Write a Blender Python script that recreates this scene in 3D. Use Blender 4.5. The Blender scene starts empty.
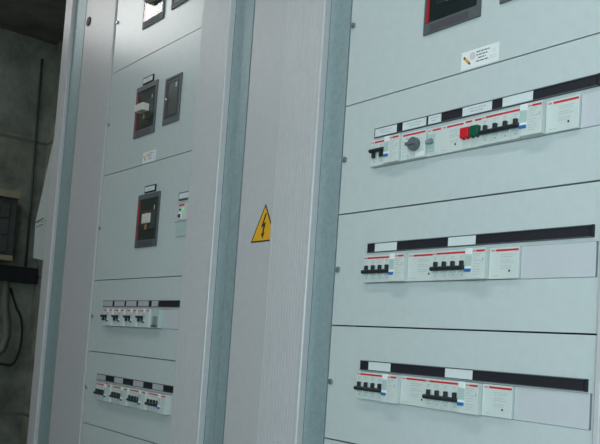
import bpy, bmesh, math, random
from mathutils import Matrix, Vector
random.seed(7)
S = bpy.context.scene
COL = S.collection
OZ = 1.74                      # height of the top seam of the right cabinet's row panels above the floor

# ------------------------------------------------------------------ materials
def srgb(r, g, b):
    f = lambda c: (c/255/12.92) if c/255 <= .04045 else ((c/255+.055)/1.055)**2.4
    return (f(r), f(g), f(b), 1)

def mat(name, col, rough=.5, metal=0, var=0, scale=40, bump=0, bscale=200, emit=None, estr=0, stretch=None, spec=.5, coat=0):
    m = bpy.data.materials.new(name); m.use_nodes = True
    nt = m.node_tree; b = nt.nodes['Principled BSDF']
    b.inputs['Base Color'].default_value = col
    b.inputs['Roughness'].default_value = rough
    b.inputs['Metallic'].default_value = metal
    b.inputs['Specular IOR Level'].default_value = spec
    if coat: b.inputs['Coat Weight'].default_value = coat
    tc = nt.nodes.new('ShaderNodeTexCoord')
    src = tc.outputs['Object']
    if stretch:
        mp = nt.nodes.new('ShaderNodeMapping'); mp.inputs['Scale'].default_value = stretch
        nt.links.new(src, mp.inputs['Vector']); src = mp.outputs['Vector']
    if var:
        n = nt.nodes.new('ShaderNodeTexNoise'); n.inputs['Scale'].default_value = scale; n.inputs['Detail'].default_value = 5
        nt.links.new(src, n.inputs['Vector'])
        r = nt.nodes.new('ShaderNodeValToRGB')
        r.color_ramp.elements[0].position = .3; r.color_ramp.elements[1].position = .7
        r.color_ramp.elements[0].color = tuple(c*(1-var) for c in col[:3])+(1,)
        r.color_ramp.elements[1].color = tuple(min(1, c*(1+var)) for c in col[:3])+(1,)
        nt.links.new(n.outputs['Fac'], r.inputs['Fac']); nt.links.new(r.outputs['Color'], b.inputs['Base Color'])
    if bump:
        n = nt.nodes.new('ShaderNodeTexNoise'); n.inputs['Scale'].default_value = bscale; n.inputs['Detail'].default_value = 3
        nt.links.new(src, n.inputs['Vector'])
        bp = nt.nodes.new('ShaderNodeBump'); bp.inputs['Strength'].default_value = bump; bp.inputs['Distance'].default_value = .002
        nt.links.new(n.outputs['Fac'], bp.inputs['Height']); nt.links.new(bp.outputs['Normal'], b.inputs['Normal'])
    if emit:
        b.inputs['Emission Color'].default_value = emit; b.inputs['Emission Strength'].default_value = estr
    return m

M = {}
M['panel'] = mat('panel_paint', srgb(196, 205, 206), .255, var=.025, scale=60, bump=.05, bscale=500)
M['cover'] = mat('cover_paint', srgb(193, 193, 196), .32, var=.03, scale=60, bump=.04, bscale=500)
M['galv'] = mat('galvanised_steel', srgb(154, 174, 178), .45, metal=.25, var=.09, scale=110, bump=.05, bscale=300)
M['inside'] = mat('cabinet_inside', srgb(62, 66, 68), .7, var=.1)
M['grey_bezel'] = mat('bezel_grey', srgb(86, 92, 95), .5, var=.04)
M['device_face'] = mat('device_black', srgb(40, 48, 48), .3, var=.1, scale=30)
M['device_face_green'] = mat('device_dark_green_grey', srgb(58, 70, 69), .35, var=.1, scale=30)
M['slot'] = mat('bezel_slot', srgb(74, 73, 79), .55, var=.05)
M['plastic'] = mat('breaker_plastic', srgb(206, 214, 212), .42, var=.02)
M['plastic_green'] = mat('breaker_plastic_greenish', srgb(176, 198, 194), .42, var=.03)
M['white'] = mat('white_plastic', srgb(232, 236, 236), .4, var=.01)
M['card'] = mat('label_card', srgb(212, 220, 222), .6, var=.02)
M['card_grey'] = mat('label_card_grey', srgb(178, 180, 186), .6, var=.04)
M['blank'] = mat('blank_plate', srgb(196, 200, 205), .5, var=.02)
M['black'] = mat('black_plastic', srgb(24, 24, 34), .6, var=.06)
M['toggle'] = mat('toggle_black', srgb(36, 42, 46), .35, var=.06)
M['red'] = mat('red_print', srgb(204, 40, 50), .45, var=.03)
M['redbtn'] = mat('red_button_plastic', srgb(205, 28, 42), .35, var=.03)
M['green'] = mat('green_button_plastic', srgb(12, 84, 62), .35, var=.03)
M['blue'] = mat('blue_lever_plastic', srgb(40, 110, 180), .4, var=.03)
M['knob'] = mat('knob_grey', srgb(92, 104, 110), .45, var=.03)
M['lever'] = mat('lever_grey', srgb(128, 140, 146), .45, var=.03)
M['ink'] = mat('grey_print', srgb(172, 180, 181), .6, var=.05)
M['inkdark'] = mat('dark_print', srgb(80, 84, 96), .6, var=.05)
M['yellow'] = mat('warning_yellow', srgb(232, 172, 30), .5, var=.02)
M['signblack'] = mat('warning_black', srgb(26, 26, 30), .5, var=.05)
M['orange'] = mat('orange_print', srgb(222, 160, 60), .5, var=.05)
M['brown'] = mat('brown_print', srgb(92, 62, 52), .5, var=.05)
M['pink'] = mat('pink_print', srgb(216, 200, 210), .5, var=.05)
M['beige'] = mat('handle_beige', srgb(206, 204, 196), .45, var=.02)
M['beige_box'] = mat('box_trim_beige', srgb(146, 140, 116), .6, var=.08)
M['box_dark'] = mat('box_dark_grey', srgb(66, 70, 70), .6, var=.12)
M['steel'] = mat('screw_steel', srgb(170, 178, 180), .3, metal=.8, var=.05)
M['led'] = mat('green_led', srgb(60, 220, 110), .4, emit=srgb(60, 230, 110), estr=.5)
M['pale_sheet'] = mat('pale_sheet_metal', srgb(182, 190, 188), .5, var=.04)
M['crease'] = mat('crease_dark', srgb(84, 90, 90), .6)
M['cable'] = mat('cable_black', srgb(24, 26, 26), .6, var=.1)
M['pale_cable'] = mat('cable_pale', srgb(112, 116, 110), .6, var=.1)
M['lampwhite'] = mat('lamp_diffuser', srgb(245, 245, 245), .5, emit=(1, 1, .98, 1), estr=7.6)
M['lampframe'] = mat('lamp_frame', srgb(190, 192, 192), .5)

# clear cover over the moulded case breakers (thin glossy sheet)
def clear(name):
    m = bpy.data.materials.new(name); m.use_nodes = True
    nt = m.node_tree; nt.nodes.clear()
    o = nt.nodes.new('ShaderNodeOutputMaterial'); mx = nt.nodes.new('ShaderNodeMixShader')
    t = nt.nodes.new('ShaderNodeBsdfTransparent'); g = nt.nodes.new('ShaderNodeBsdfGlossy'); fr = nt.nodes.new('ShaderNodeFresnel')
    g.inputs['Roughness'].default_value = .04; fr.inputs['IOR'].default_value = 1.5
    t.inputs['Color'].default_value = (.93, .95, .95, 1)
    ge = nt.nodes.new('ShaderNodeNewGeometry'); inv = nt.nodes.new('ShaderNodeMath'); inv.operation = 'SUBTRACT'; inv.inputs[0].default_value = 1
    mu = nt.nodes.new('ShaderNodeMath'); mu.operation = 'MULTIPLY'          # only the outer face of the thin sheet reflects
    nt.links.new(ge.outputs['Backfacing'], inv.inputs[1]); nt.links.new(fr.outputs[0], mu.inputs[0]); nt.links.new(inv.outputs[0], mu.inputs[1])
    nt.links.new(mu.outputs[0], mx.inputs[0]); nt.links.new(t.outputs[0], mx.inputs[1]); nt.links.new(g.outputs[0], mx.inputs[2])
    nt.links.new(mx.outputs[0], o.inputs[0])
    return m
M['clear'] = clear('clear_cover')

def concrete(name, col, seams=True, s=1.0):
    m = bpy.data.materials.new(name); m.use_nodes = True
    nt = m.node_tree; b = nt.nodes['Principled BSDF']; b.inputs['Roughness'].default_value = .9
    tc = nt.nodes.new('ShaderNodeTexCoord')
    n1 = nt.nodes.new('ShaderNodeTexNoise'); n1.inputs['Scale'].default_value = 3.2*s; n1.inputs['Detail'].default_value = 8; n1.inputs['Roughness'].default_value = .65
    nt.links.new(tc.outputs['Object'], n1.inputs['Vector'])
    r = nt.nodes.new('ShaderNodeValToRGB')
    r.color_ramp.elements[0].position = .35; r.color_ramp.elements[1].position = .68
    r.color_ramp.elements[0].color = tuple(c*.45 for c in col[:3])+(1,)
    r.color_ramp.elements[1].color = tuple(c*1.35 for c in col[:3])+(1,)
    nt.links.new(n1.outputs['Fac'], r.inputs['Fac'])
    out = r.outputs['Color']
    n2 = nt.nodes.new('ShaderNodeTexNoise'); n2.inputs['Scale'].default_value = 60; n2.inputs['Detail'].default_value = 4
    nt.links.new(tc.outputs['Object'], n2.inputs['Vector'])
    bp = nt.nodes.new('ShaderNodeBump'); bp.inputs['Strength'].default_value = .35; bp.inputs['Distance'].default_value = .01
    nt.links.new(n2.outputs['Fac'], bp.inputs['Height']); nt.links.new(bp.outputs['Normal'], b.inputs['Normal'])
    if seams:   # shutter-board joints cast into the concrete
        sp = nt.nodes.new('ShaderNodeSeparateXYZ'); nt.links.new(tc.outputs['Object'], sp.inputs[0])
        ad = nt.nodes.new('ShaderNodeMath'); ad.operation = 'ADD'; ad.inputs[1].default_value = seams
        nt.links.new(sp.outputs['Z'], ad.inputs[0])
        md = nt.nodes.new('ShaderNodeMath'); md.operation = 'PINGPONG'; md.inputs[1].default_value = .375
        nt.links.new(ad.outputs[0], md.inputs[0])
        lt = nt.nodes.new('ShaderNodeMath'); lt.operation = 'LESS_THAN'; lt.inputs[1].default_value = .009
        nt.links.new(md.outputs[0], lt.inputs[0])
        mx = nt.nodes.new('ShaderNodeMix'); mx.data_type = 'RGBA'
        nt.links.new(lt.outputs[0], mx.inputs[0]); nt.links.new(out, mx.inputs[6])
        mx.inputs[7].default_value = tuple(c*.5 for c in col[:3])+(1,)
        out = mx.outputs[2]
    nt.links.new(out, b.inputs['Base Color'])
    return m
M['concrete'] = concrete('bare_concrete', srgb(140, 146, 136), seams=.75*4-(OZ+.582))
M['ceiling'] = concrete('dark_concrete', srgb(122, 119, 116), seams=False)
M['floor'] = concrete('floor_concrete', srgb(120, 120, 116), seams=False)
M['plaster'] = mat('plaster', srgb(205, 207, 205), .9, var=.08, scale=6)

# ------------------------------------------------------------------ mesh builder
class MB:
    def __init__(s): s.bm = bmesh.new(); s.mi = 0
    def _mi(s, fs):
        for f in fs: f.material_index = s.mi
    def box(s, x0, x1, y0, y1, z0, z1, bev=0, seg=2):
        b = bmesh.new()
        bmesh.ops.create_cube(b, size=1)
        for v in b.verts:
            v.co = Vector((x0 if v.co.x < 0 else x1, y0 if v.co.y < 0 else y1, z0 if v.co.z < 0 else z1))
        if bev: bmesh.ops.bevel(b, geom=b.edges[:], offset=bev, segments=seg, profile=.5, affect='EDGES')
        s.merge(b); return s
    def cyl(s, c, r, d, axis='Y', seg=24, bev=0, r2=None):
        b = bmesh.new()
        bmesh.ops.create_cone(b, cap_ends=True, segments=seg, radius1=r, radius2=r if r2 is None else r2, depth=d)
        if bev:
            es = [e for e in b.edges if abs(e.verts[0].co.z-e.verts[1].co.z) < 1e-6]
            bmesh.ops.bevel(b, geom=es, offset=bev, segments=2, profile=.5, affect='EDGES')
        if axis == 'Y': b.transform(Matrix.Rotation(math.pi/2, 4, 'X'))
        if axis == 'X': b.transform(Matrix.Rotation(math.pi/2, 4, 'Y'))
        b.transform(Matrix.Translation(c)); s.merge(b); return s
    def prism(s, pts, y0, y1):            # polygon in (x, z), swept along y
        b = bmesh.new()
        A = [b.verts.new((x, y0, z)) for x, z in pts]; B = [b.verts.new((x, y1, z)) for x, z in pts]
        b.faces.new(A); b.faces.new(B[::-1])
        for i in range(len(pts)):
            j = (i+1) % len(pts); b.faces.new((A[j], A[i], B[i], B[j]))
        bmesh.ops.recalc_face_normals(b, faces=b.faces[:]); s.merge(b); return s
    def extz(s, pts, z0, z1):             # outline in (x, y), swept along z
        b = bmesh.new()
        A = [b.verts.new((x, y, z0)) for x, y in pts]; B = [b.verts.new((x, y, z1)) for x, y in pts]
        b.faces.new(A); b.faces.new(B[::-1])
        for i in range(len(pts)):
            j = (i+1) % len(pts); b.faces.new((A[j], A[i], B[i], B[j]))
        bmesh.ops.recalc_face_normals(b, faces=b.faces[:]); s.merge(b); return s
    def plate(s, x0, x1, z0, z1, y0, y1, holes=()):   # sheet with rectangular holes
        xs = sorted({x0, x1, *[h[0] for h in holes], *[h[1] for h in holes]})
        zs = sorted({z0, z1, *[h[2] for h in holes], *[h[3] for h in holes]})
        b = bmesh.new(); V = {}
        def v(i, j, k):
            if (i, j, k) not in V: V[i, j, k] = b.verts.new((xs[i], y1 if k else y0, zs[j]))
            return V[i, j, k]
        def solid(i, j):
            if i < 0 or j < 0 or i >= len(xs)-1 or j >= len(zs)-1: return False
            cx, cz = (xs[i]+xs[i+1])/2, (zs[j]+zs[j+1])/2
            return not any(h[0] < cx < h[1] and h[2] < cz < h[3] for h in holes)
        for i in range(len(xs)-1):
            for j in range(len(zs)-1):
                if not solid(i, j): continue
                b.faces.new((v(i, j, 0), v(i+1, j, 0), v(i+1, j+1, 0), v(i, j+1, 0)))
                b.faces.new((v(i, j, 1), v(i, j+1, 1), v(i+1, j+1, 1), v(i+1, j, 1)))
                for di, dj, a, c in ((-1, 0, (i, j), (i, j+1)), (1, 0, (i+1, j), (i+1, j+1)), (0, -1, (i, j), (i+1, j)), (0, 1, (i, j+1), (i+1, j+1))):
                    if not solid(i+di, j+dj): b.faces.new((v(*a, 0), v(*c, 0), v(*c, 1), v(*a, 1)))
        bmesh.ops.recalc_face_normals(b, faces=b.faces[:]); s.merge(b); return s
    def tube(s, pts, r, seg=10):
        b = bmesh.new(); rings = []
        P = [Vector(p) for p in pts]
        for i, p in enumerate(P):
            t = (P[min(i+1, len(P)-1)]-P[max(i-1, 0)]).normalized()
            u = t.orthogonal().normalized() if i == 0 else (u-t*u.dot(t)).normalized()
            w = t.cross(u)
            rings.append([b.verts.new(p+r*(math.cos(a)*u+math.sin(a)*w)) for a in [2*math.pi*k/seg for k in range(seg)]])
        for A, B in zip(rings, rings[1:]):
            for k in range(seg): b.faces.new((A[k], A[(k+1) % seg], B[(k+1) % seg], B[k]))
        b.faces.new(rings[0][::-1]); b.faces.new(rings[-1])
        bmesh.ops.recalc_face_normals(b, faces=b.faces[:]); s.merge(b); return s
    def merge(s, b):
        me = bpy.data.meshes.new('tmp'); b.to_mesh(me); b.free()
        n = len(s.bm.faces); s.bm.from_mesh(me); bpy.data.meshes.remove(me)
        s.bm.faces.ensure_lookup_table(); s._mi(s.bm.faces[n:])
    def obj(s, name, m, parent=None, loc=(0, 0, 0), smooth=False):
        me = bpy.data.meshes.new(name); s.bm.to_mesh(me); s.bm.free()
        for k in (m if isinstance(m, (list, tuple)) else [m]): me.materials.append(k)
        if smooth:
            for p in me.polygons: p.use_smooth = True
        o = bpy.data.objects.new(name, me); COL.objects.link(o); o.location = loc
        if parent: o.parent = parent
        return o

def tag(o, label, cat, group=None, kind=None):
    o['label'] = label; o['category'] = cat
    if group: o['group'] = group
    if kind: o['kind'] = kind
    return o
def thing(name, loc, label, cat, group=None):
    o = bpy.data.objects.new(name, None); COL.objects.link(o); o.location = loc; o.empty_display_size = .02
    return tag(o, label, cat, group)
def dup(root, loc, label, group=None):
    r = root.copy(); COL.objects.link(r); r.location = loc; r['label'] = label
    if group: r['group'] = group
    for ch in list(root.children):
        c = ch.copy(); COL.objects.link(c); c.parent = r
        for g in ch.children:
            d = g.copy(); COL.objects.link(d); d.parent = c
    return r
def struct(o):
    o['kind'] = 'structure'; return o

def text_mesh(txt, size, name, m, parent, loc):
    cu = bpy.data.curves.new(name, 'FONT'); cu.body = txt; cu.size = size; cu.extrude = .0001; cu.align_x = 'LEFT'
    t = bpy.data.objects.new('t', cu); COL.objects.link(t)
    bpy.context.view_layer.update()
    me = bpy.data.meshes.new_from_object(t.evaluated_get(bpy.context.evaluated_depsgraph_get()))
    bpy.data.objects.remove(t); bpy.data.curves.remove(cu)
    me.transform(Matrix.Rotation(math.pi/2, 4, 'X'))
    me.materials.clear(); me.materials.append(m); me.name = name
    o = bpy.data.objects.new(name, me); COL.objects.link(o); o.parent = parent; o.location = loc
    return o
def scribble(mb, x0, x1, z, h, y, seed):      # one line of blurred, unreadable small print
    r = random.Random(seed); x = x0
    while x < x1-.001:
        w = min(r.uniform(.0025, .007), x1-x)
        mb.box(x, x+w, y-.00015, y, z, z+h); x += w+.0012

# ------------------------------------------------------------------ room shell
XL, XR, YB, YF, ZC = -3.17, 2.6, .613, -1.95, OZ+1.157
def slab(name, x0, x1, y0, y1, z0, z1, m): return struct(MB().box(x0, x1, y0, y1, z0, z1).obj(name, m))
slab('floor', XL-.2, XR+.2, YF-.2, YB+.2, -.2, 0, M['floor'])
slab('ceiling', XL-.2, XR+.2, YF-.2, YB+.2, ZC, ZC+.2, M['ceiling'])
slab('wall_left', XL-.2, XL, YF-.2, YB+.2, 0, ZC, M['concrete'])
slab('wall_back', XL, XR, YB, YB+.2, 0, ZC, M['concrete'])
slab('wall_right', XR, XR+.2, YF-.2, YB+.2, 0, ZC, M['plaster'])
WX0, WX1, WZ0, WZ1 = .75, 2.5, OZ-.95, OZ+.55
struct(MB().plate(XL, XR, 0, ZC, YF-.2, YF, holes=[(WX0, WX1, WZ0, WZ1)]).obj('wall_front', M['plaster']))
w = MB().plate(WX0, WX1, WZ0, WZ1, YF-.14, YF-.08, holes=[(WX0+.05, (WX0+WX1)/2-.025, WZ0+.05, WZ1-.05), ((WX0+WX1)/2+.025, WX1-.05, WZ0+.05, WZ1-.05)]).obj('window_1', M['white'])
struct(w)
MB().box(WX0+.05, (WX0+WX1)/2-.025, YF-.112, YF-.108, WZ0+.05, WZ1-.05).obj('pane', M['clear'], w)
MB().box((WX0+WX1)/2+.025, WX1-.05, YF-.112, YF-.108, WZ0+.05, WZ1-.05).obj('pane', M['clear'], w)

# ------------------------------------------------------------------ the two cabinets (frame, posts, rails)
ZB, ZT = -OZ, .715       # relative heights
def cabinet(x0, x1, label, posts, rails, devx):
    t = thing('electrical_cabinet', (0, 0, OZ), label, 'cabinet', 'switchboard cabinets')
    MB().box(x0, x1, .40, .402, ZB+.1, ZT).obj('back_panel', M['inside'], t)
    MB().box(x0, x0+.002, .06, .40, ZB+.1, ZT).obj('side_panel', M['cover'], t)
    MB().box(x1-.002, x1, .06, .40, ZB+.1, ZT).obj('side_panel', M['cover'], t)
    MB().box(x0, x1, .012, .402, ZT, ZT+.012).obj('top_panel', M['cover'], t)
    MB().box(x0+.01, x1-.01, .03, .40, ZB, ZB+.1).obj('plinth', M['box_dark'], t)
    for a, b in posts:       # folded channel: flat face with two returned lips
        MB().extz([(a, .004), (b, .004), (b, .055), (b-.002, .055), (b-.002, .006), (a+.002, .006), (a+.002, .055), (a, .055)], ZB+.1, ZT).obj('corner_post', M['galv'], t)
    MB().box(devx[0]-.02, devx[1]+.02, .10, .102, ZB+.12, ZT-.01).obj('mounting_plate', M['inside'], t)
    for z in rails:
        MB().plate(devx[0], devx[1], z-.0175, z+.0175, .060, .0615).box(devx[0], devx[1], .0615, .100, z-.012, z+.012).obj('din_rail', M['steel'], t)
    return t
cabinet(-1.400, -.3585, 'left switchboard cabinet with bluish galvanised posts, farther from the viewer, nearest the concrete wall',
        [(-1.344, -1.2600), (-.3955, -.359)], [-.297-.104, -.4965-.104, -.115], (-1.0, -.46))
cabinet(-.358, .70, 'right switchboard cabinet with bluish galvanised posts, nearest the viewer',
        [(-.358, -.3250), (-.0635, -.0068), (.64, .70)], [-.104, -.304, -.505], (.03, .57))

# ------------------------------------------------------------------ plain and ribbed covers
def smooth_strip(x0, x1, y, z0, z1, name, m, label, group, depth=.010, bev=.0025):
    o = MB().box(x0, x1, y, y+depth, OZ+z0, OZ+z1, bev).obj(name, m)
    return tag(o, label, 'cover', group)
def ribbed(x0, x1, xp, label):
    h = .012; n = 13; m0 = .007; pts = [(x1, .0035), (xp, .0035), (xp, -.0004), (x0, -.0004), (x0, -h+.002), (x0+.002, -h)]
    w = (x1-x0-2*m0)/n
    for k in range(n):
        a = x0+m0+k*w
        pts += [(a+w*.12, -h), (a+w*.24, -h+.0006), (a+w*.40, -h+.0006), (a+w*.52, -h)]
    pts += [(x1-.002, -h), (x1, -h+.002)]
    return tag(MB().extz(pts, 0, OZ+ZT).obj('ribbed_cover', M['cover']), label, 'cover', 'ribbed vertical covers')
ribbed(-.517, -.3962, -.5170, 'light grey ribbed vertical cover beside the post left of the yellow warning sign')
ribbed(-.1885, -.0640, -.1880, 'light grey ribbed vertical cover directly right of the yellow warning sign')
ribbed(.514, .638, .5140, 'light grey ribbed vertical cover at the far right end of the right cabinet')
smooth_strip(-.3165, -.1895, 0, ZB, ZT, 'plain_cover', M['cover'], 'plain light grey vertical cover carrying the yellow warning sign', 'plain vertical covers')
lc = smooth_strip(-1.2395, -1.0225, -.0035, ZB, ZT, 'plain_cover', M['cover'], 'plain grey vertical cover with a dark round lock, left of the left device panels', 'plain vertical covers')
smooth_strip(-1.4055, -1.3450, -.008, ZB, ZT, 'corner_cover', M['cover'], 'narrow pale rounded cover strip on the left outer corner of the left cabinet', 'plain vertical covers', depth=.020, bev=.004)
lk = thing('panel_lock', (-1.2095, -.0034, OZ+.514), 'dark round lock plug in the plain cover high on the left cabinet', 'lock')
MB().cyl((0, -.0015, 0), .0145, .003, bev=.0008, seg=32).obj('rim', M['box_dark'], lk)
MB().cyl((0, -.0034, 0), .010, .0008, seg=24).obj('core', M['box_dark'], lk)

# ------------------------------------------------------------------ device panels
def device_panel(x0, z1, h, label, group, holes=(), screws=True, x1=None):
    x1 = (-.5178 if x0 < -.5 else .5132) if x1 is None else x1
    t = thing('device_panel', (x0, 0, OZ+z1), label, 'panel', group)
    g = .0010
    hs = [(a, b, c, d) for a, b, c, d in holes]
    mb = MB().plate(.001, x1-x0-.001, -h+g, -g, 0, .0015, hs)
    # folded rim behind the sheet
    W = x1-x0-.001
    mb.box(.001, .0025, .0015, .012, -h+g, -g).box(W-.0015, W, .0015, .012, -h+g, -g).box(.001, W, .0015, .012, -g-.0015, -g).box(.001, W, .0015, .012, -h+g, -h+g+.0015)
    mb.obj('sheet', M['panel'], t)
    if screws:
        for sx in (.0090,):
            MB().cyl((sx, -.0022, -h/2), .0056, .0044, bev=.0018, seg=20).box(sx-.0034, sx+.0034, -.0047, -.0042, -h/2-.0006, -h/2+.0006).obj('screw', M['steel'], t)
    return t
ROWHOLE = (.0830, .5058, -.1264, -.0796)
LX = -1.017
GR, GL = 'front panels of the right cabinet', 'front panels of the left cabinet'
MH = lambda x: (x+.006, x+.109, -.214, -.086)          # hole behind a big breaker frame (300 mm panels)
MS = lambda x: (x+.005, x+.075, -.200, -.094)
device_panel(0, .300, .300, 'tall pale blue-grey panel with big breaker and white sticker at the top right', GR, [MH(.183), MS(.333)])
device_panel(0, 0, .200, 'pale blue-grey panel holding the long device row with the red and green buttons', GR, [ROWHOLE])
device_panel(0, -.2005, .200, 'pale blue-grey panel holding the middle device row of the right cabinet', GR, [ROWHOLE])
device_panel(0, -.401, .200, 'pale blue-grey panel holding the lowest device row of the right cabinet', GR, [(.0830, .5058, -.1224, -.0756)])
device_panel(0, -.6015, .55, 'blank pale panel at the bottom of the right cabinet', GR)
device_panel(0, .603, .300, 'blank pale panel at the very top of the right cabinet', GR)
LH = lambda x: (x-LX+.006, x-LX+.109, -.214, -.086)
LS = lambda x: (x-LX+.005, x-LX+.075, -.200, -.094)
device_panel(LX, .603, .300, 'topmost left cabinet panel with glare and the breaker whose window mirrors white light', GL, [LH(-.842), LS(-.688)])
device_panel(LX, .303, .300, 'left cabinet panel with a big breaker and dark relay side by side below the glare', GL, [LH(-.843), LS(-.686)])
device_panel(LX, .003, .300, 'left cabinet panel with one big breaker and a small breaker with green light', GL, [LH(-.783), (-.592-LX, -.5205-LX, -.169, -.124)])
RH2 = (-.9265-LX, -.5190-LX, -.1264, -.0796)
device_panel(LX, -.297, .1995, 'left cabinet panel with the row of four two-pole breakers', GL, [RH2])
device_panel(LX, -.4965, .200, 'left cabinet panel with the lowest row of four-pole breakers', GL, [(-.9285-LX, -.5190-LX, -.1264, -.0796)])
device_panel(LX, -.6965, .55, 'blank grey panel at the bottom of the left cabinet under the lowest breaker row', GL)

# ------------------------------------------------------------------ label strips
def strip(x0, z, cards, length, label, cm='card'):
    t = thing('label_strip', (x0+(.0025 if x0 > 0 else .0035), 0, OZ+z), label, 'label strip', 'black label holder strips')
    L = length
    MB().box(0, L, -.0030, 0, -.0165, 0, .0005).obj('holder', M['black'], t)
    MB().box(.0005, L-.0005, -.0042, -.0030, -.0012, -.0001).box(.0005, L-.0005, -.0042, -.0030, -.0164, -.0153).obj('clear_lip', M['grey_bezel'], t)
    MB().box(L-.0042, L-.0030, -.0046, -.0030, -.0153, -.0012).box(L-.0015, L+.0012, -.0046, 0, -.0165, 0).obj('end_cap', M['black'], t)
    for i, (a, b, txt) in enumerate(cards):
        c = MB().box(a-x0, b-x0, -.0036, -.0030, -.0150, -.0015, 0).obj('label_card', M[cm], t)
        if txt:
            mb = MB(); w = b-a
            for k in range(txt):
                zz = -.0068-.0042*k if txt > 1 else -.009
                scribble(mb, a-x0+w*(.2+.08*k), a-x0+w*(.8-.1*k), zz, .0017, -.0036, i*7+k)
            mb.obj('printed_text', M['ink'], c)
    return t
strip(.080, -.0570, [(.0825, .1335, 2), (.1470, .1985, 2), (.2030, .2295, 2), (.2720, .3265, 2), (.3455, .3965, 0)], .4165, 'black label strip with five white cards above the row with red and green buttons')
strip(.080, -.2005-.0575, [(.0990, .1495, 0), (.2575, .3095, 0)], .4165, 'black label strip with two blank cards above the middle row of the right cabinet')
strip(.080, -.401-.0575, [(.1010, .1515, 0), (.2655, .3165, 0)], .4165, 'black label strip with two blank cards above the lowest row of the right cabinet')
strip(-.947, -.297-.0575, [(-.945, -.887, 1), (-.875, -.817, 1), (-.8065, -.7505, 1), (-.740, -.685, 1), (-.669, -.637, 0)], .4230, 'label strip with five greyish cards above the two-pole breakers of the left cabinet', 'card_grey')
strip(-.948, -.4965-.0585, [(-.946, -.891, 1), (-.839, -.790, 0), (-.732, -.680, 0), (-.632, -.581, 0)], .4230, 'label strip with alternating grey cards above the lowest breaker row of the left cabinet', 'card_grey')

# ------------------------------------------------------------------ row devices (origin at left end of the device, z = panel top)
ZT0, ZT1 = -.1257, -.0803
YM, YR, YF_ = -.0100, -.0155, -.0060
def body(mb, w, y, z0=ZT0, z1=ZT1):
    mb.box(.0002, w-.0002, y, .045, z0, z1, .0007)
    mb.box(.0002, w-.0002, .015, .0595, z0-.018, z1+.018)      # wider shoulders hidden behind the panel
def logo(w, y, parent, x=.0015):
    text_mesh('ABB', .0034, 'maker_mark', M['red'], parent, (x, y-.00035, -.0856))
CACHE = {}
def make(key, builder, loc, label, group):
    if key in CACHE: return dup(CACHE[key], loc, label, group)
    o = CACHE[key] = builder(loc, label, group); return o

def mcb(n, w, down=False):
    def f(loc, label, group):
        t = thing('circuit_breaker', loc, label, 'breaker', group)
        p = w/n
        mb = MB()
        for k in range(n): mb.box(k*p+.0002, (k+1)*p-.0002, YM, .045, ZT0, ZT1, .0006)
        mb.box(.0002, w-.0002, .015, .0595, ZT0-.018, ZT1+.018)
        mb.obj('body', M['plastic'], t)
        mb = MB()
        mb.box(.0085, w-.0005, YM-.0003, YM, -.0859, -.0830)
        mb.obj('red_stripe', M['red'], t); logo(w, YM, t, .0008)
        mb = MB(); r = random.Random(n)
        for k in range(n):
            x = k*p
            mb.box(x+p*.25, x+p*.6, YM-.0002, YM, -.0905, -.0895).box(x+p*.2, x+p*.5, YM-.0002, YM, -.0930, -.0922)
            mb.box(x+p*.42, x+p*.62, YM-.0002, YM, -.1195, -.1172)
        mb.obj('printed_text', M['ink'], t)
        mb = MB()
        for k in range(n): mb.box(k*p+p*.18, (k+1)*p-p*.14, YM-.0006, YM+.001, -.1150, -.0975, .0003)
        mb.obj('toggle_slot', M['plastic_green'], t)
        mb = MB(); zb = -.1000 if down else -.1082
        mb.cyl((w/2+.0010, YM-.0050, zb), .0034, w-.001, 'X', 16, .0012)
        mb.obj('tie_bar', M['toggle'], t, smooth=False)
        for k in range(n):
            x = k*p+p*.5+.0010
            za, zc = (-.1120, -.0985) if down else (-.1080, -.0972)
            MB().box(x-p*.17, x+p*.17, YM-.0055, YM+.0008, za, zc, .0011).obj('toggle', M['toggle'], t)
        return t
    return f
def rcd(w):
    def f(loc, label, group):
        t = thing('residual_current_block', loc, label, 'breaker', group)
        mb = MB(); body(mb, w, YR); mb.obj('body', M['plastic'], t)
        a = w*.38
        MB().box(.0012, a-.0006, YR-.0010, YR+.001, -.0895, -.0800, .0008).obj('test_button', M['white'], t)
        MB().box(.0012, a-.001, YR-.0004, YR+.001, -.1060, -.0905, .0003).obj('side_window', M['plastic_green'], t)
        MB().box(.0012, a-.001, YR-.0010, YR+.001, -.1105, -.1070, .0006).obj('lever_base', M['white'], t)
        MB().box(.0015, a-.0015, YR-.0022, YR+.001, -.1150, -.1103, .0008).obj('reset_lever', M['blue'], t)
        MB().box(a+.0070, w-.0008, YR-.0003, YR, -.0859, -.0830).obj('red_stripe', M['red'], t); logo(w, YR, t, a+.0002)
        mb = MB()
        for k, z in enumerate((-.0895, -.0925, -.0960, -.0995, -.104, -.108, -.1125, -.116, -.1195)): scribble(mb, a+.002, w-.006-.003*(k % 3), z, .0009, YR, k)
        mb.box(w-.0045, w-.0030, YR-.0002, YR, -.1000, -.0945).obj('printed_text', M['ink'], t)
        return t
    return f
def flush(w, dot=.70):
    def f(loc, label, group):
        t = thing('rail_module', loc, label, 'module', group)
        mb = MB(); body(mb, w, YF_); mb.obj('body', M['plastic'], t)
        MB().box(.0115, w-.0008, YF_-.0003, YF_, -.0859, -.0830).obj('red_stripe', M['red'], t); logo(w, YF_, t, .003)
        MB().box(w*dot-.0012, w*dot+.0012, YF_-.0006, YF_, -.1160, -.1130).obj('indicator', M['black'], t)
        mb = MB()
        for k, z in enumerate((-.0915, -.0945, -.0995, -.1025, -.1080, -.1110)): scribble(mb, w*.40, w*(.85-.06*(k % 3)), z, .0008, YF_, 3*k)
        scribble(mb, w*.12, w*.34, -.1215, .0009, YF_, 5)
        mb.obj('printed_text', M['ink'], t)
        return t
    return f
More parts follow.
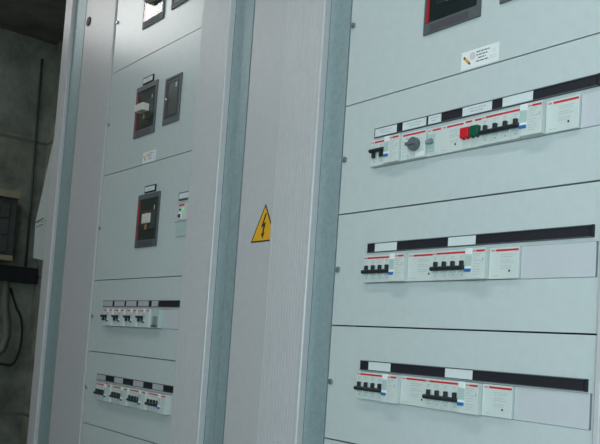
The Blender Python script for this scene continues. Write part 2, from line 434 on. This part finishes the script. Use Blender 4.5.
def blank(x0, x1, z, label):
    o = MB().box(0, x1-x0, -.0012, .004, -.1260, -.0800, .0006).obj('blanking_plate', M['blank'], None, (x0, 0, OZ+z))
    return tag(o, label, 'cover', 'blanking plates closing the device rows')

GB4, GB2, GRC, GM, GPB = 'four-pole breakers', 'two-pole breakers', 'residual current blocks', 'flush rail modules', 'push buttons'
# row with the buttons
z1 = 0
P = lambda x, z: (x, 0, OZ+z)
make('m2', mcb(2, .035, True), P(.0840, z1), 'two-pole breaker with black handle at the left end of the row with coloured buttons', GB2)
make('r35', rcd(.0345), P(.1195, z1), 'white block with small blue lever beside the rotary knob device', GRC)
def timer(loc, label):
    w = .0535; t = thing('rotary_selector', loc, label, 'control device')
    mb = MB(); body(mb, w, YF_-.004); Y = YF_-.004; mb.obj('body', M['plastic'], t)
    MB().box(.004, w-.001, Y-.0003, Y, -.0859, -.0830).obj('red_stripe', M['red'], t)
    k = MB().cyl((.0325, Y-.0050, -.1030), .0108, .010, bev=.0015, seg=32).obj('knob', M['knob'], t)
    MB().box(.0325-.0135, .0325+.0085, Y-.0125, Y-.009, -.1055, -.1000, .0012).obj('knob_grip', M['knob'], k)
    mb = MB()
    for a in range(0, 360, 30):
        c, s = math.cos(math.radians(a)), math.sin(math.radians(a))
        mb.box(.0310+.0155*c-.0008, .0310+.0155*c+.0008, Y-.0002, Y, -.1025+.0165*s-.0008, -.1025+.0165*s+.0008)
    for kx in range(5): mb.box(.004, .0065, Y-.0002, Y, -.119+.0058*kx, -.1172+.0058*kx)
    scribble(mb, .010, .017, -.0915, .0022, Y, 2)
    mb.box(.0155, .0178, Y-.0002, Y, -.1215, -.1185)
    mb.obj('printed_text', M['ink'], t)
    MB().box(.0330, .0510, Y-.0005, Y, -.1235, -.1165, .0002).obj('name_field', M['white'], t)
    return t
timer(P(.1545, z1), 'white rail device with a big grey rotary knob')
def lever_sw(loc, label):
    w = .028; t = thing('lever_switch', loc, label, 'switch')
    mb = MB(); body(mb, w, YF_); mb.obj('body', M['plastic'], t)
    MB().box(.010, w-.0008, YF_-.0003, YF_, -.0859, -.0830).obj('red_stripe', M['red'], t); logo(w, YF_, t, .0012)
    MB().box(.0010, .0165, YF_-.0012, YF_, -.1190, -.0900, .0005).obj('lever_slot', M['plastic_green'], t)
    MB().prism([(.0015, -.1015), (.0125, -.0985), (.0150, -.1050), (.0115, -.1070), (.0015, -.1060)], YF_-.0070, YF_).obj('lever', M['lever'], t)
    mb = MB(); scribble(mb, .004, .022, -.1225, .0010, YF_, 8); mb.obj('printed_text', M['ink'], t)
    return t
lever_sw(P(.2082, z1), 'narrow switch with a small grey lever, right of the rotary knob device')
make('f44', flush(.0445, .66), P(.2364, z1), 'flush white module with a dark dot, left of the red button', GM)
def pushbtn(m, name):
    def f(loc, label, group):
        w = .0172; t = thing(name, loc, label, 'push button', group)
        mb = MB(); body(mb, w, YF_-.002); mb.obj('body', M['plastic'], t)
        MB().box(.0045, w-.0008, YF_-.0023, YF_-.002, -.0859, -.0830).obj('red_stripe', M['red'], t)
        MB().box(.0006, w-.0008, YF_-.0110, YF_-.002, -.1100, -.0945, .0012).obj('button', m, t)
        MB().box(.003, .0055, YF_-.0090, YF_-.002, -.1118, -.1096).box(w-.006, w-.0035, YF_-.0090, YF_-.002, -.1118, -.1096).obj('lug', m, t)
        return t
    return f
pushbtn(M['redbtn'], 'push_button')(P(.2810, z1), 'square red push button in the upper device row', GPB)
pushbtn(M['green'], 'push_button')(P(.2984, z1), 'square dark green push button beside the red one', GPB)
make('m4', mcb(4, .0700), P(.3160, z1), 'four-pole breaker with black tie bar, right of the green button', GB4)
make('r41', rcd(.0365), P(.3863, z1), 'white block with blue lever at the right of the row with coloured buttons', GRC)
make('f50', flush(.0505, .70), P(.4230, z1), 'flush white module with dark dot at the right end, row with coloured buttons', GM)
blank(.4738, .5035, z1, 'small lilac-grey blanking plate at the right end of the row with coloured buttons')
# middle and lowest rows of the right cabinet
for z, dz, nm in ((-.2005, 0, 'middle row of the right cabinet'), (-.401, .004, 'lowest row of the right cabinet')):
    make('m4s', mcb(4, .0640), P(.0836, z+dz), 'left four-pole breaker with black tie bar in the '+nm, GB4)
    make('r39', rcd(.0330), P(.1479, z+dz), 'left white block with blue lever in the '+nm, GRC)
    make('f54', flush(.0540, .85), P(.1813, z+dz), 'white module with dark dot between breakers, '+nm, GM)
    make('m4m', mcb(4, .0670), P(.2356, z+dz), 'right four-pole breaker with black tie bar in the '+nm, GB4)
    make('r42', rcd(.0370), P(.3029, z+dz), 'right white block with blue lever in the '+nm, GRC)
    make('f50', flush(.0505, .70), P(.3402, z+dz), 'white module with dark dot left of the blanking plate, '+nm, GM)
    blank(.3912, .5035, z+dz, 'long lilac-grey blanking plate closing the '+nm)
# left cabinet: two-pole row
zl = -.297
ORD = ('leftmost', 'second from left', 'third from left', 'rightmost')
for k in range(4):
    x = -.9250+.0682*k
    make('m2l', mcb(2, .0370, True), P(x, zl), ORD[k]+' of the four two-pole breakers with black handles in the left cabinet', GB2)
    make('r30', rcd(.0305), P(x+.0373, zl), ORD[k]+' of the four white blocks in the two-pole row of the left cabinet', GRC)
def sock(loc, label):
    w = .0400; t = thing('grey_module', loc, label, 'module')
    mb = MB(); body(mb, w, YM); mb.obj('body', M['plastic_green'], t)
    MB().box(.010, w-.008, YM-.0008, YM, -.1180, -.0970, .0005).obj('recess', M['lever'], t)
    MB().box(.009, w-.007, YM-.0040, YM, -.1225, -.1185, .0008).obj('catch', M['slot'], t)
    return t
sock(P(-.6520, zl), 'grey module without handle right of the four two-pole breakers')
blank(-.6115, -.5196, zl, 'grey blanking plate at the right end of the two-pole row in the left cabinet')
# left cabinet: four-pole row
zl = -.4965
for k in range(4):
    x = -.9270+.0965*k
    make('m4l', mcb(4, .0600), P(x, zl), ORD[k]+' of the four four-pole breakers in the lowest row of the left cabinet', GB4)
    make('r36', rcd(.0360), P(x+.0603, zl), ORD[k]+' of the four white blocks in the lowest row of the left cabinet', GRC)
blank(-.5400, -.5196, zl, 'narrow plate at the right end of the lowest row in the left cabinet')

# ------------------------------------------------------------------ moulded case breakers and relays
def mccb(x, zb, label, plate=True, hx=(.029, .077), prot=.0215, hz=(.062, .082)):
    t = thing('moulded_case_breaker', (x, 0, OZ+zb), label, 'breaker', 'big breakers behind clear windows')
    W, H = .1145, .1385
    MB().plate(0, W, 0, H, -.0034, -.0004, holes=[(.0040, W-.0070, .0185, H-.0130)]).obj('bezel', M['grey_bezel'], t)
    MB().box(.014, W-.022, -.0038, -.0034, .0025, .0150).obj('bezel_slot', M['slot'], t)
    MB().box(.0070, W-.0065, -.0016, .0560, .0170, H-.0080).obj('case', M['device_face'], t)
    MB().box(.0048, .0098, -.0031, -.0012, .0195, H-.0145).obj('red_stripe', M['red'], t)
    MB().box(.024, W-.018, -.0022, -.0010, .045, .095, .0005).obj('handle_well', M['device_face_green'], t)
    h = MB().box(hx[0], hx[1], -prot, -.0020, hz[0], hz[1], .0020).obj('handle', M['beige'], t)
    MB().box(.045, .054, -.0026, -.0012, .0455, .0600, .0004).obj('trip_flag', M['orange'], t)
    MB().box(.060, .066, -.0026, -.0012, .0460, .0570, .0004).obj('reset_flag', M['green'], t)
    MB().box(.045, .050, -.0024, -.0012, .0800, .0940, .0004).obj('test_flag', M['redbtn'], t)
    MB().box(.086, .090, -.0022, -.0012, .0950, .1060).obj('rating_label', M['card'], t)
    MB().plate(.0047, W-.0072, .0187, H-.0132, -.0037, -.0033, holes=[(.028, .078, .060, .089)]).obj('clear_window', M['clear'], t)
    if plate:
        n = thing('name_plate', (x+.0300, 0, OZ+zb+.1412), 'small framed white name plate above '+plate, 'label plate', 'small framed name plates')
        MB().box(0, .058, -.0032, 0, 0, .0185, .0006).obj('frame', M['black'], n)
        MB().box(.0035, .0545, -.0036, -.0032, .0035, .0150).obj('label_card', M['card'], n)
        mb = MB(); scribble(mb, .014, .044, .0083, .0020, -.0036, 4); mb.obj('printed_text', M['ink'], n)
    return t
mccb(.1830, .0815, 'big dark breaker with red stripe behind window, at the top of the right cabinet', 'the big breaker of the right cabinet')
mccb(-.8420, .3840, 'big breaker at the top of the left cabinet, window mirroring white light', 'the topmost big breaker of the left cabinet')
mccb(-.8430, .0815, 'big dark breaker with beige handle, left of a dark relay in the left cabinet', 'the big breaker beside the dark relay')
mccb(-.7830, -.2180, 'big dark breaker in the left cabinet left of the small breaker with green light', 'the lowest big breaker of the left cabinet', (.033, .074), .0070, (.061, .0865))
def relay(x, zb, label):
    t = thing('protection_relay', (x, 0, OZ+zb), label, 'relay', 'dark relays beside the big breakers')
    W, H = .0800, .1200
    MB().plate(0, W, 0, H, -.0036, -.0004, holes=[(.0080, W-.0070, .0130, H-.0060)]).obj('bezel', M['grey_bezel'], t)
    MB().box(.0085, W-.0075, -.0022, .0500, .0135, H-.0065).obj('face', M['device_face_green'], t)
    MB().plate(.014, W-.013, .020, H-.012, -.0032, -.0022, holes=[(.0165, W-.0155, .0225, H-.0145)]).obj('inner_frame', M['slot'], t)
    MB().box(.052, .058, -.0026, -.0022, .0900, .1010).obj('rating_label', M['card'], t)
    MB().cyl((.0115, -.0034, .0660), .0028, .004, bev=.0006).obj('lamp', M['white'], t)
    MB().cyl((.0240, -.0026, .0660), .0022, .003, bev=.0004).obj('red_lamp', M['redbtn'], t)
    mb = MB(); scribble(mb, .022, .055, .0760, .0018, -.0022, 3); scribble(mb, .022, .050, .0520, .0018, -.0022, 5); scribble(mb, .022, .050, .0400, .0018, -.0022, 6)
    mb.obj('printed_text', M['slot'], t)
    return t
relay(.3330, .0890, 'dark grey relay right of the big breaker of the right cabinet')
relay(-.6880, .3925, 'dark grey relay at the top of the left cabinet under the glare')
relay(-.6860, .0895, 'dark grey relay with tiny white lamp beside a big breaker in the left cabinet')
# small breaker with a green light
t = thing('small_breaker', (-.591, 0, OZ), 'small white breaker with green light, partly hidden by the ribbed cover', 'breaker')
MB().box(.0, .069, -.0015, .045, -.1655, -.1220, .0008).obj('body', M['blank'], t)
MB().box(.021, .069, -.0040, -.0016, -.1640, -.1235, .0008).obj('front', M['plastic'], t)
MB().box(.022, .048, -.0043, -.0040, -.1290, -.1250).obj('red_stripe', M['red'], t)
MB().box(.025, .040, -.0060, -.0040, -.1610, -.1440, .0010).obj('toggle_base', M['white'], t)
MB().box(.027, .036, -.0085, -.0060, -.1570, -.1490, .0010).obj('toggle', M['toggle'], t)
MB().box(.025, .033, -.0046, -.0040, -.1400, -.1355).obj('window', M['black'], t)
MB().cyl((.043, -.0048, -.1375), .0030, .0018, bev=.0005).obj('green_light', M['led'], t)
n = thing('name_plate', (-.5720, 0, OZ-.1150), 'small framed name plate above the small breaker with green light', 'label plate', 'small framed name plates')
MB().box(0, .050, -.0050, 0, 0, .0195, .0006).obj('frame', M['grey_bezel'], n)
MB().box(.004, .046, -.0056, -.0050, .0035, .0160).obj('label_card', M['card'], n)
o = MB().box(0, .055, -.0025, -.0001, 0, .034, .0005).obj('pale_patch', M['plastic_green'], None, (-.578, 0, OZ-.2020))  # thin opaque slab, a patch slightly darker and greener than the panel
tag(o, 'pale greenish patch below the small breaker with green light', 'flap')

# ------------------------------------------------------------------ stickers
def sticker(loc, label, w=.0705, h=.0290):
    t = thing('sticker', loc, label, 'sticker', 'white printed stickers')
    MB().box(0, w, -.0004, -.0001, 0, h).obj('paper', M['white'], t)
    p = lambda u, v: (u*w, h*(1-v))
    a, b = Vector(p(.07, .30)), Vector(p(.25, .76)); d = (b-a).normalized(); nn = Vector((-d.y, d.x))*.0021
    q = lambda s, k: tuple(a+(b-a)*s+nn*k)
    MB().prism([q(.18, 1), q(.18, -1), q(.74, -1), q(.74, 1)], -.0006, -.0004).obj('pencil_body', M['orange'], t)
    MB().prism([q(0, .9), q(0, -.9), q(.2, -1), q(.2, 1)], -.0006, -.0004).prism([q(.74, 1), q(.74, -1), q(1, -.5), q(1, .5)], -.0006, -.0004).obj('pencil_ends', M['brown'], t)
    MB().prism([p(.24, .50), p(.22, .26), p(.30, .10), p(.38, .22), p(.385, .48), p(.31, .56)], -.0006, -.0004).obj('pink_mark', M['pink'], t)
    mb = MB()
    for k, (u0, u1) in enumerate(((.41, .76), (.41, .70), (.46, .66), (.41, .72))): scribble(mb, u0*w, u1*w, h*(1-(.22+.17*k)), .0017, -.0004, k+20)
    mb.obj('printed_text', M['inkdark'], t)
    c = Vector(p(.875, .36)); mb = MB()
    for sx in (-1, 1): mb.prism([(c.x-.0028*sx-.0005, c.y-.0030), (c.x-.0028*sx+.0005, c.y-.0030), (c.x+.0028*sx+.0005, c.y+.0030), (c.x+.0028*sx-.0005, c.y+.0030)], -.0005, -.0004)
    scribble(mb, .74*w, .93*w, h*.24, .0012, -.0004, 3); scribble(mb, .76*w, .95*w, h*.36, .0012, -.0004, 31)
    mb.obj('printed_mark', M['pink'], t)
    return t
s1 = sticker((.2640, 0, OZ+.0028), 'white printed sticker under the big breaker of the right cabinet')
dup(s1, (-.7830, 0, OZ+.0050), 'white printed sticker under the big breaker and relay of the left cabinet')
# yellow warning triangle
t = thing('warning_sign', (-.224, 0, OZ-.2355), 'yellow triangular electric shock warning sign with black bolt on plain cover', 'sign')
def tri(k): return [(-.0435+k*1.73, k), (.0435-k*1.73, k), (0, .0790-2*k)]
MB().prism(tri(0), -.0005, -.0001).obj('black_border', M['signblack'], t)
MB().prism(tri(.0031), -.0008, -.0005).obj('yellow_field', M['yellow'], t)
b = [(.0025, .0590), (-.0095, .0300), (-.0022, .0325), (-.0050, .0165), (-.0090, .0180), (-.0030, .0070), (.0032, .0200), (-.0010, .0180), (.0055, .0405), (-.0025, .0375), (.0065, .0580)]
MB().prism(b, -.0011, -.0008).obj('lightning_bolt', M['signblack'], t)

# ------------------------------------------------------------------ behind the cabinet, at the concrete wall
t = thing('bent_sheet', (-1.402, 0, OZ), 'pale bent sheet sticking out behind the left edge of the left cabinet', 'sheet')
def px(pts, y0, y1, name, m): return MB().prism(pts, y0, y1).obj(name, m, t)
px([(.020, .300), (-.010, .295), (-.0571, .1863), (-.0817, .1221), (-.1167, .0240), (-.1572, -.0840), (.020, -.0840)], .0122, .0140, 'upper_sheet', M['pale_sheet'])
px([(.020, -.0860), (-.1572, -.0860), (-.1482, -.2066), (-.0595, -.2173), (.020, -.2173)], .0122, .0140, 'lower_flap', M['pale_sheet'])
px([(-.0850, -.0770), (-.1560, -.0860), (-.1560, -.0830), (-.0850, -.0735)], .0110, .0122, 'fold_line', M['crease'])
px([(-.0830, -.0970), (-.1380, -.1020), (-.1380, -.0995), (-.0830, -.0945)], .0112, .0122, 'printed_line', M['crease'])

t = thing('distribution_box', (XL, .25, OZ), 'dark grey distribution box with beige top and bottom rims on concrete wall', 'box')
MB().box(.001, .140, -.34, .188, -.075, .225, .004).obj('body', M['box_dark'], t)
MB().box(.001, .165, -.35, .194, .2255, .264, .004).obj('top_rim', M['beige_box'], t)
MB().box(.001, .150, -.35, .186, -.104, -.0755, .004).obj('bottom_rim', M['beige_box'], t)
for z in (-.060, .030, .120):
    d = MB().box(.140, .147, -.33, .150, z, z+.075, .003).obj('front_plate', M['box_dark'], t)
    MB().box(.147, .149, -.30, .10, z+.02, z+.05).obj('dark_slot', M['black'], d)
o = MB().box(XL+.001, XL+.06, -.30, YB-.004, OZ-.205, OZ-.120, .004).obj('dark_band', M['black'])  # plain black strip along the wall, making a dark band below the box
tag(o, 'dark horizontal band on the concrete wall below the distribution box', 'tray')
t = thing('hanging_cable', (XL, .5, OZ-.3), 'pale bundled cable with thin black loop hanging on the concrete wall', 'cable')
MB().tube([(.03, -.055, .10), (.03, -.045, -.05), (.035, -.03, -.13), (.035, -.025, -.20), (.03, -.04, -.27), (.03, -.08, -.31), (.03, -.14, -.31)], .019, 12).obj('pale_bundle', M['pale_cable'], t, smooth=True)
pts = [(.02, -.02, .06)]+[(.02, .03+.055*math.sin(a)-.02, -.20+.155*math.cos(a)) for a in [math.pi*k/12 for k in range(1, 13)]]+[(.02, -.08, -.34), (.02, -.16, -.30)]
MB().tube(pts, .006, 8).obj('black_loop', M['cable'], t, smooth=True)
o = MB().tube([(XL+.012, .541, OZ+1.05), (XL+.012, .545, OZ+.6), (XL+.012, .552, OZ+.2), (XL+.012, .553, OZ-.115)], .0065, 10).obj('wall_cable', M['box_dark'], smooth=True)
tag(o, 'thin dark cable running down the concrete wall near the room corner', 'cable')

# ------------------------------------------------------------------ lamp under the ceiling, daylight through the window
lt = thing('ceiling_light', (-2.40, -.75, ZC), 'flat square ceiling light in front of the left cabinet', 'lamp')
MB().plate(-.45, .45, -.23, .23, 0, .04, holes=[(-.43, .43, -.21, .21)]).obj('frame', M['lampframe'], lt).rotation_euler = (math.pi/2, 0, 0)
MB().box(-.43, .43, -.21, .21, -.035, -.030).obj('diffuser', M['lampwhite'], lt)

M['tube'] = mat('lamp_tube', srgb(245, 245, 245), .5, emit=(1, .97, .94, 1), estr=10)
lt = thing('ceiling_light', (.30, -.85, ZC), 'long narrow ceiling light in front of the right cabinet', 'lamp')
MB().box(-.62, .62, -.12, .12, -.028, 0, .004).obj('frame', M['lampframe'], lt)
MB().box(-.60, .60, -.10, .10, -.034, -.0285).obj('diffuser', M['tube'], lt)

def area(name, loc, rot, sx, sy, e, col):
    l = bpy.data.lights.new(name, 'AREA'); l.shape = 'RECTANGLE'; l.size = sx; l.size_y = sy; l.energy = e; l.color = col
    o = bpy.data.objects.new(name, l); COL.objects.link(o); o.location = loc; o.rotation_euler = rot
    return o
area('daylight', ((WX0+WX1)/2, YF-.22, (WZ0+WZ1)/2), (math.radians(90), 0, 0), WX1-WX0, WZ1-WZ0, 61, (.82, .985, 1.02))
W = bpy.data.worlds.new('World'); S.world = W; W.use_nodes = True
W.node_tree.nodes['Background'].inputs[0].default_value = (.75, .88, 1, 1); W.node_tree.nodes['Background'].inputs[1].default_value = .6

# ------------------------------------------------------------------ camera
y, p, r = 0.8841753281360486, 0.06458625480364671, -0.06716316282943802
cyw, syw, cp, sp, cr, sr = math.cos(y), math.sin(y), math.cos(p), math.sin(p), math.cos(r), math.sin(r)
fw = Vector((-syw*cp, cyw*cp, sp)); rt = Vector((cyw, syw, 0)); dn = -rt.cross(fw)
r2 = cr*rt+sr*dn; d2 = -sr*rt+cr*dn
cam = bpy.data.cameras.new('Camera'); co = bpy.data.objects.new('Camera', cam); COL.objects.link(co)
mw = Matrix((( r2.x, -d2.x, -fw.x, 1.0183), (r2.y, -d2.y, -fw.y, -.9123), (r2.z, -d2.z, -fw.z, OZ-.4393), (0, 0, 0, 1)))
co.matrix_world = mw
cam.sensor_width = 36; cam.lens = 760/600*36; cam.shift_y = 73.44/600; cam.clip_start = .01
S.camera = co

S.view_settings.view_transform = 'Standard'; S.view_settings.look = 'None'
S.view_settings.gamma = 1; S.view_settings.use_curve_mapping = False; S.view_settings.exposure = 0
S.cycles.max_bounces = 6; S.cycles.use_denoising = True
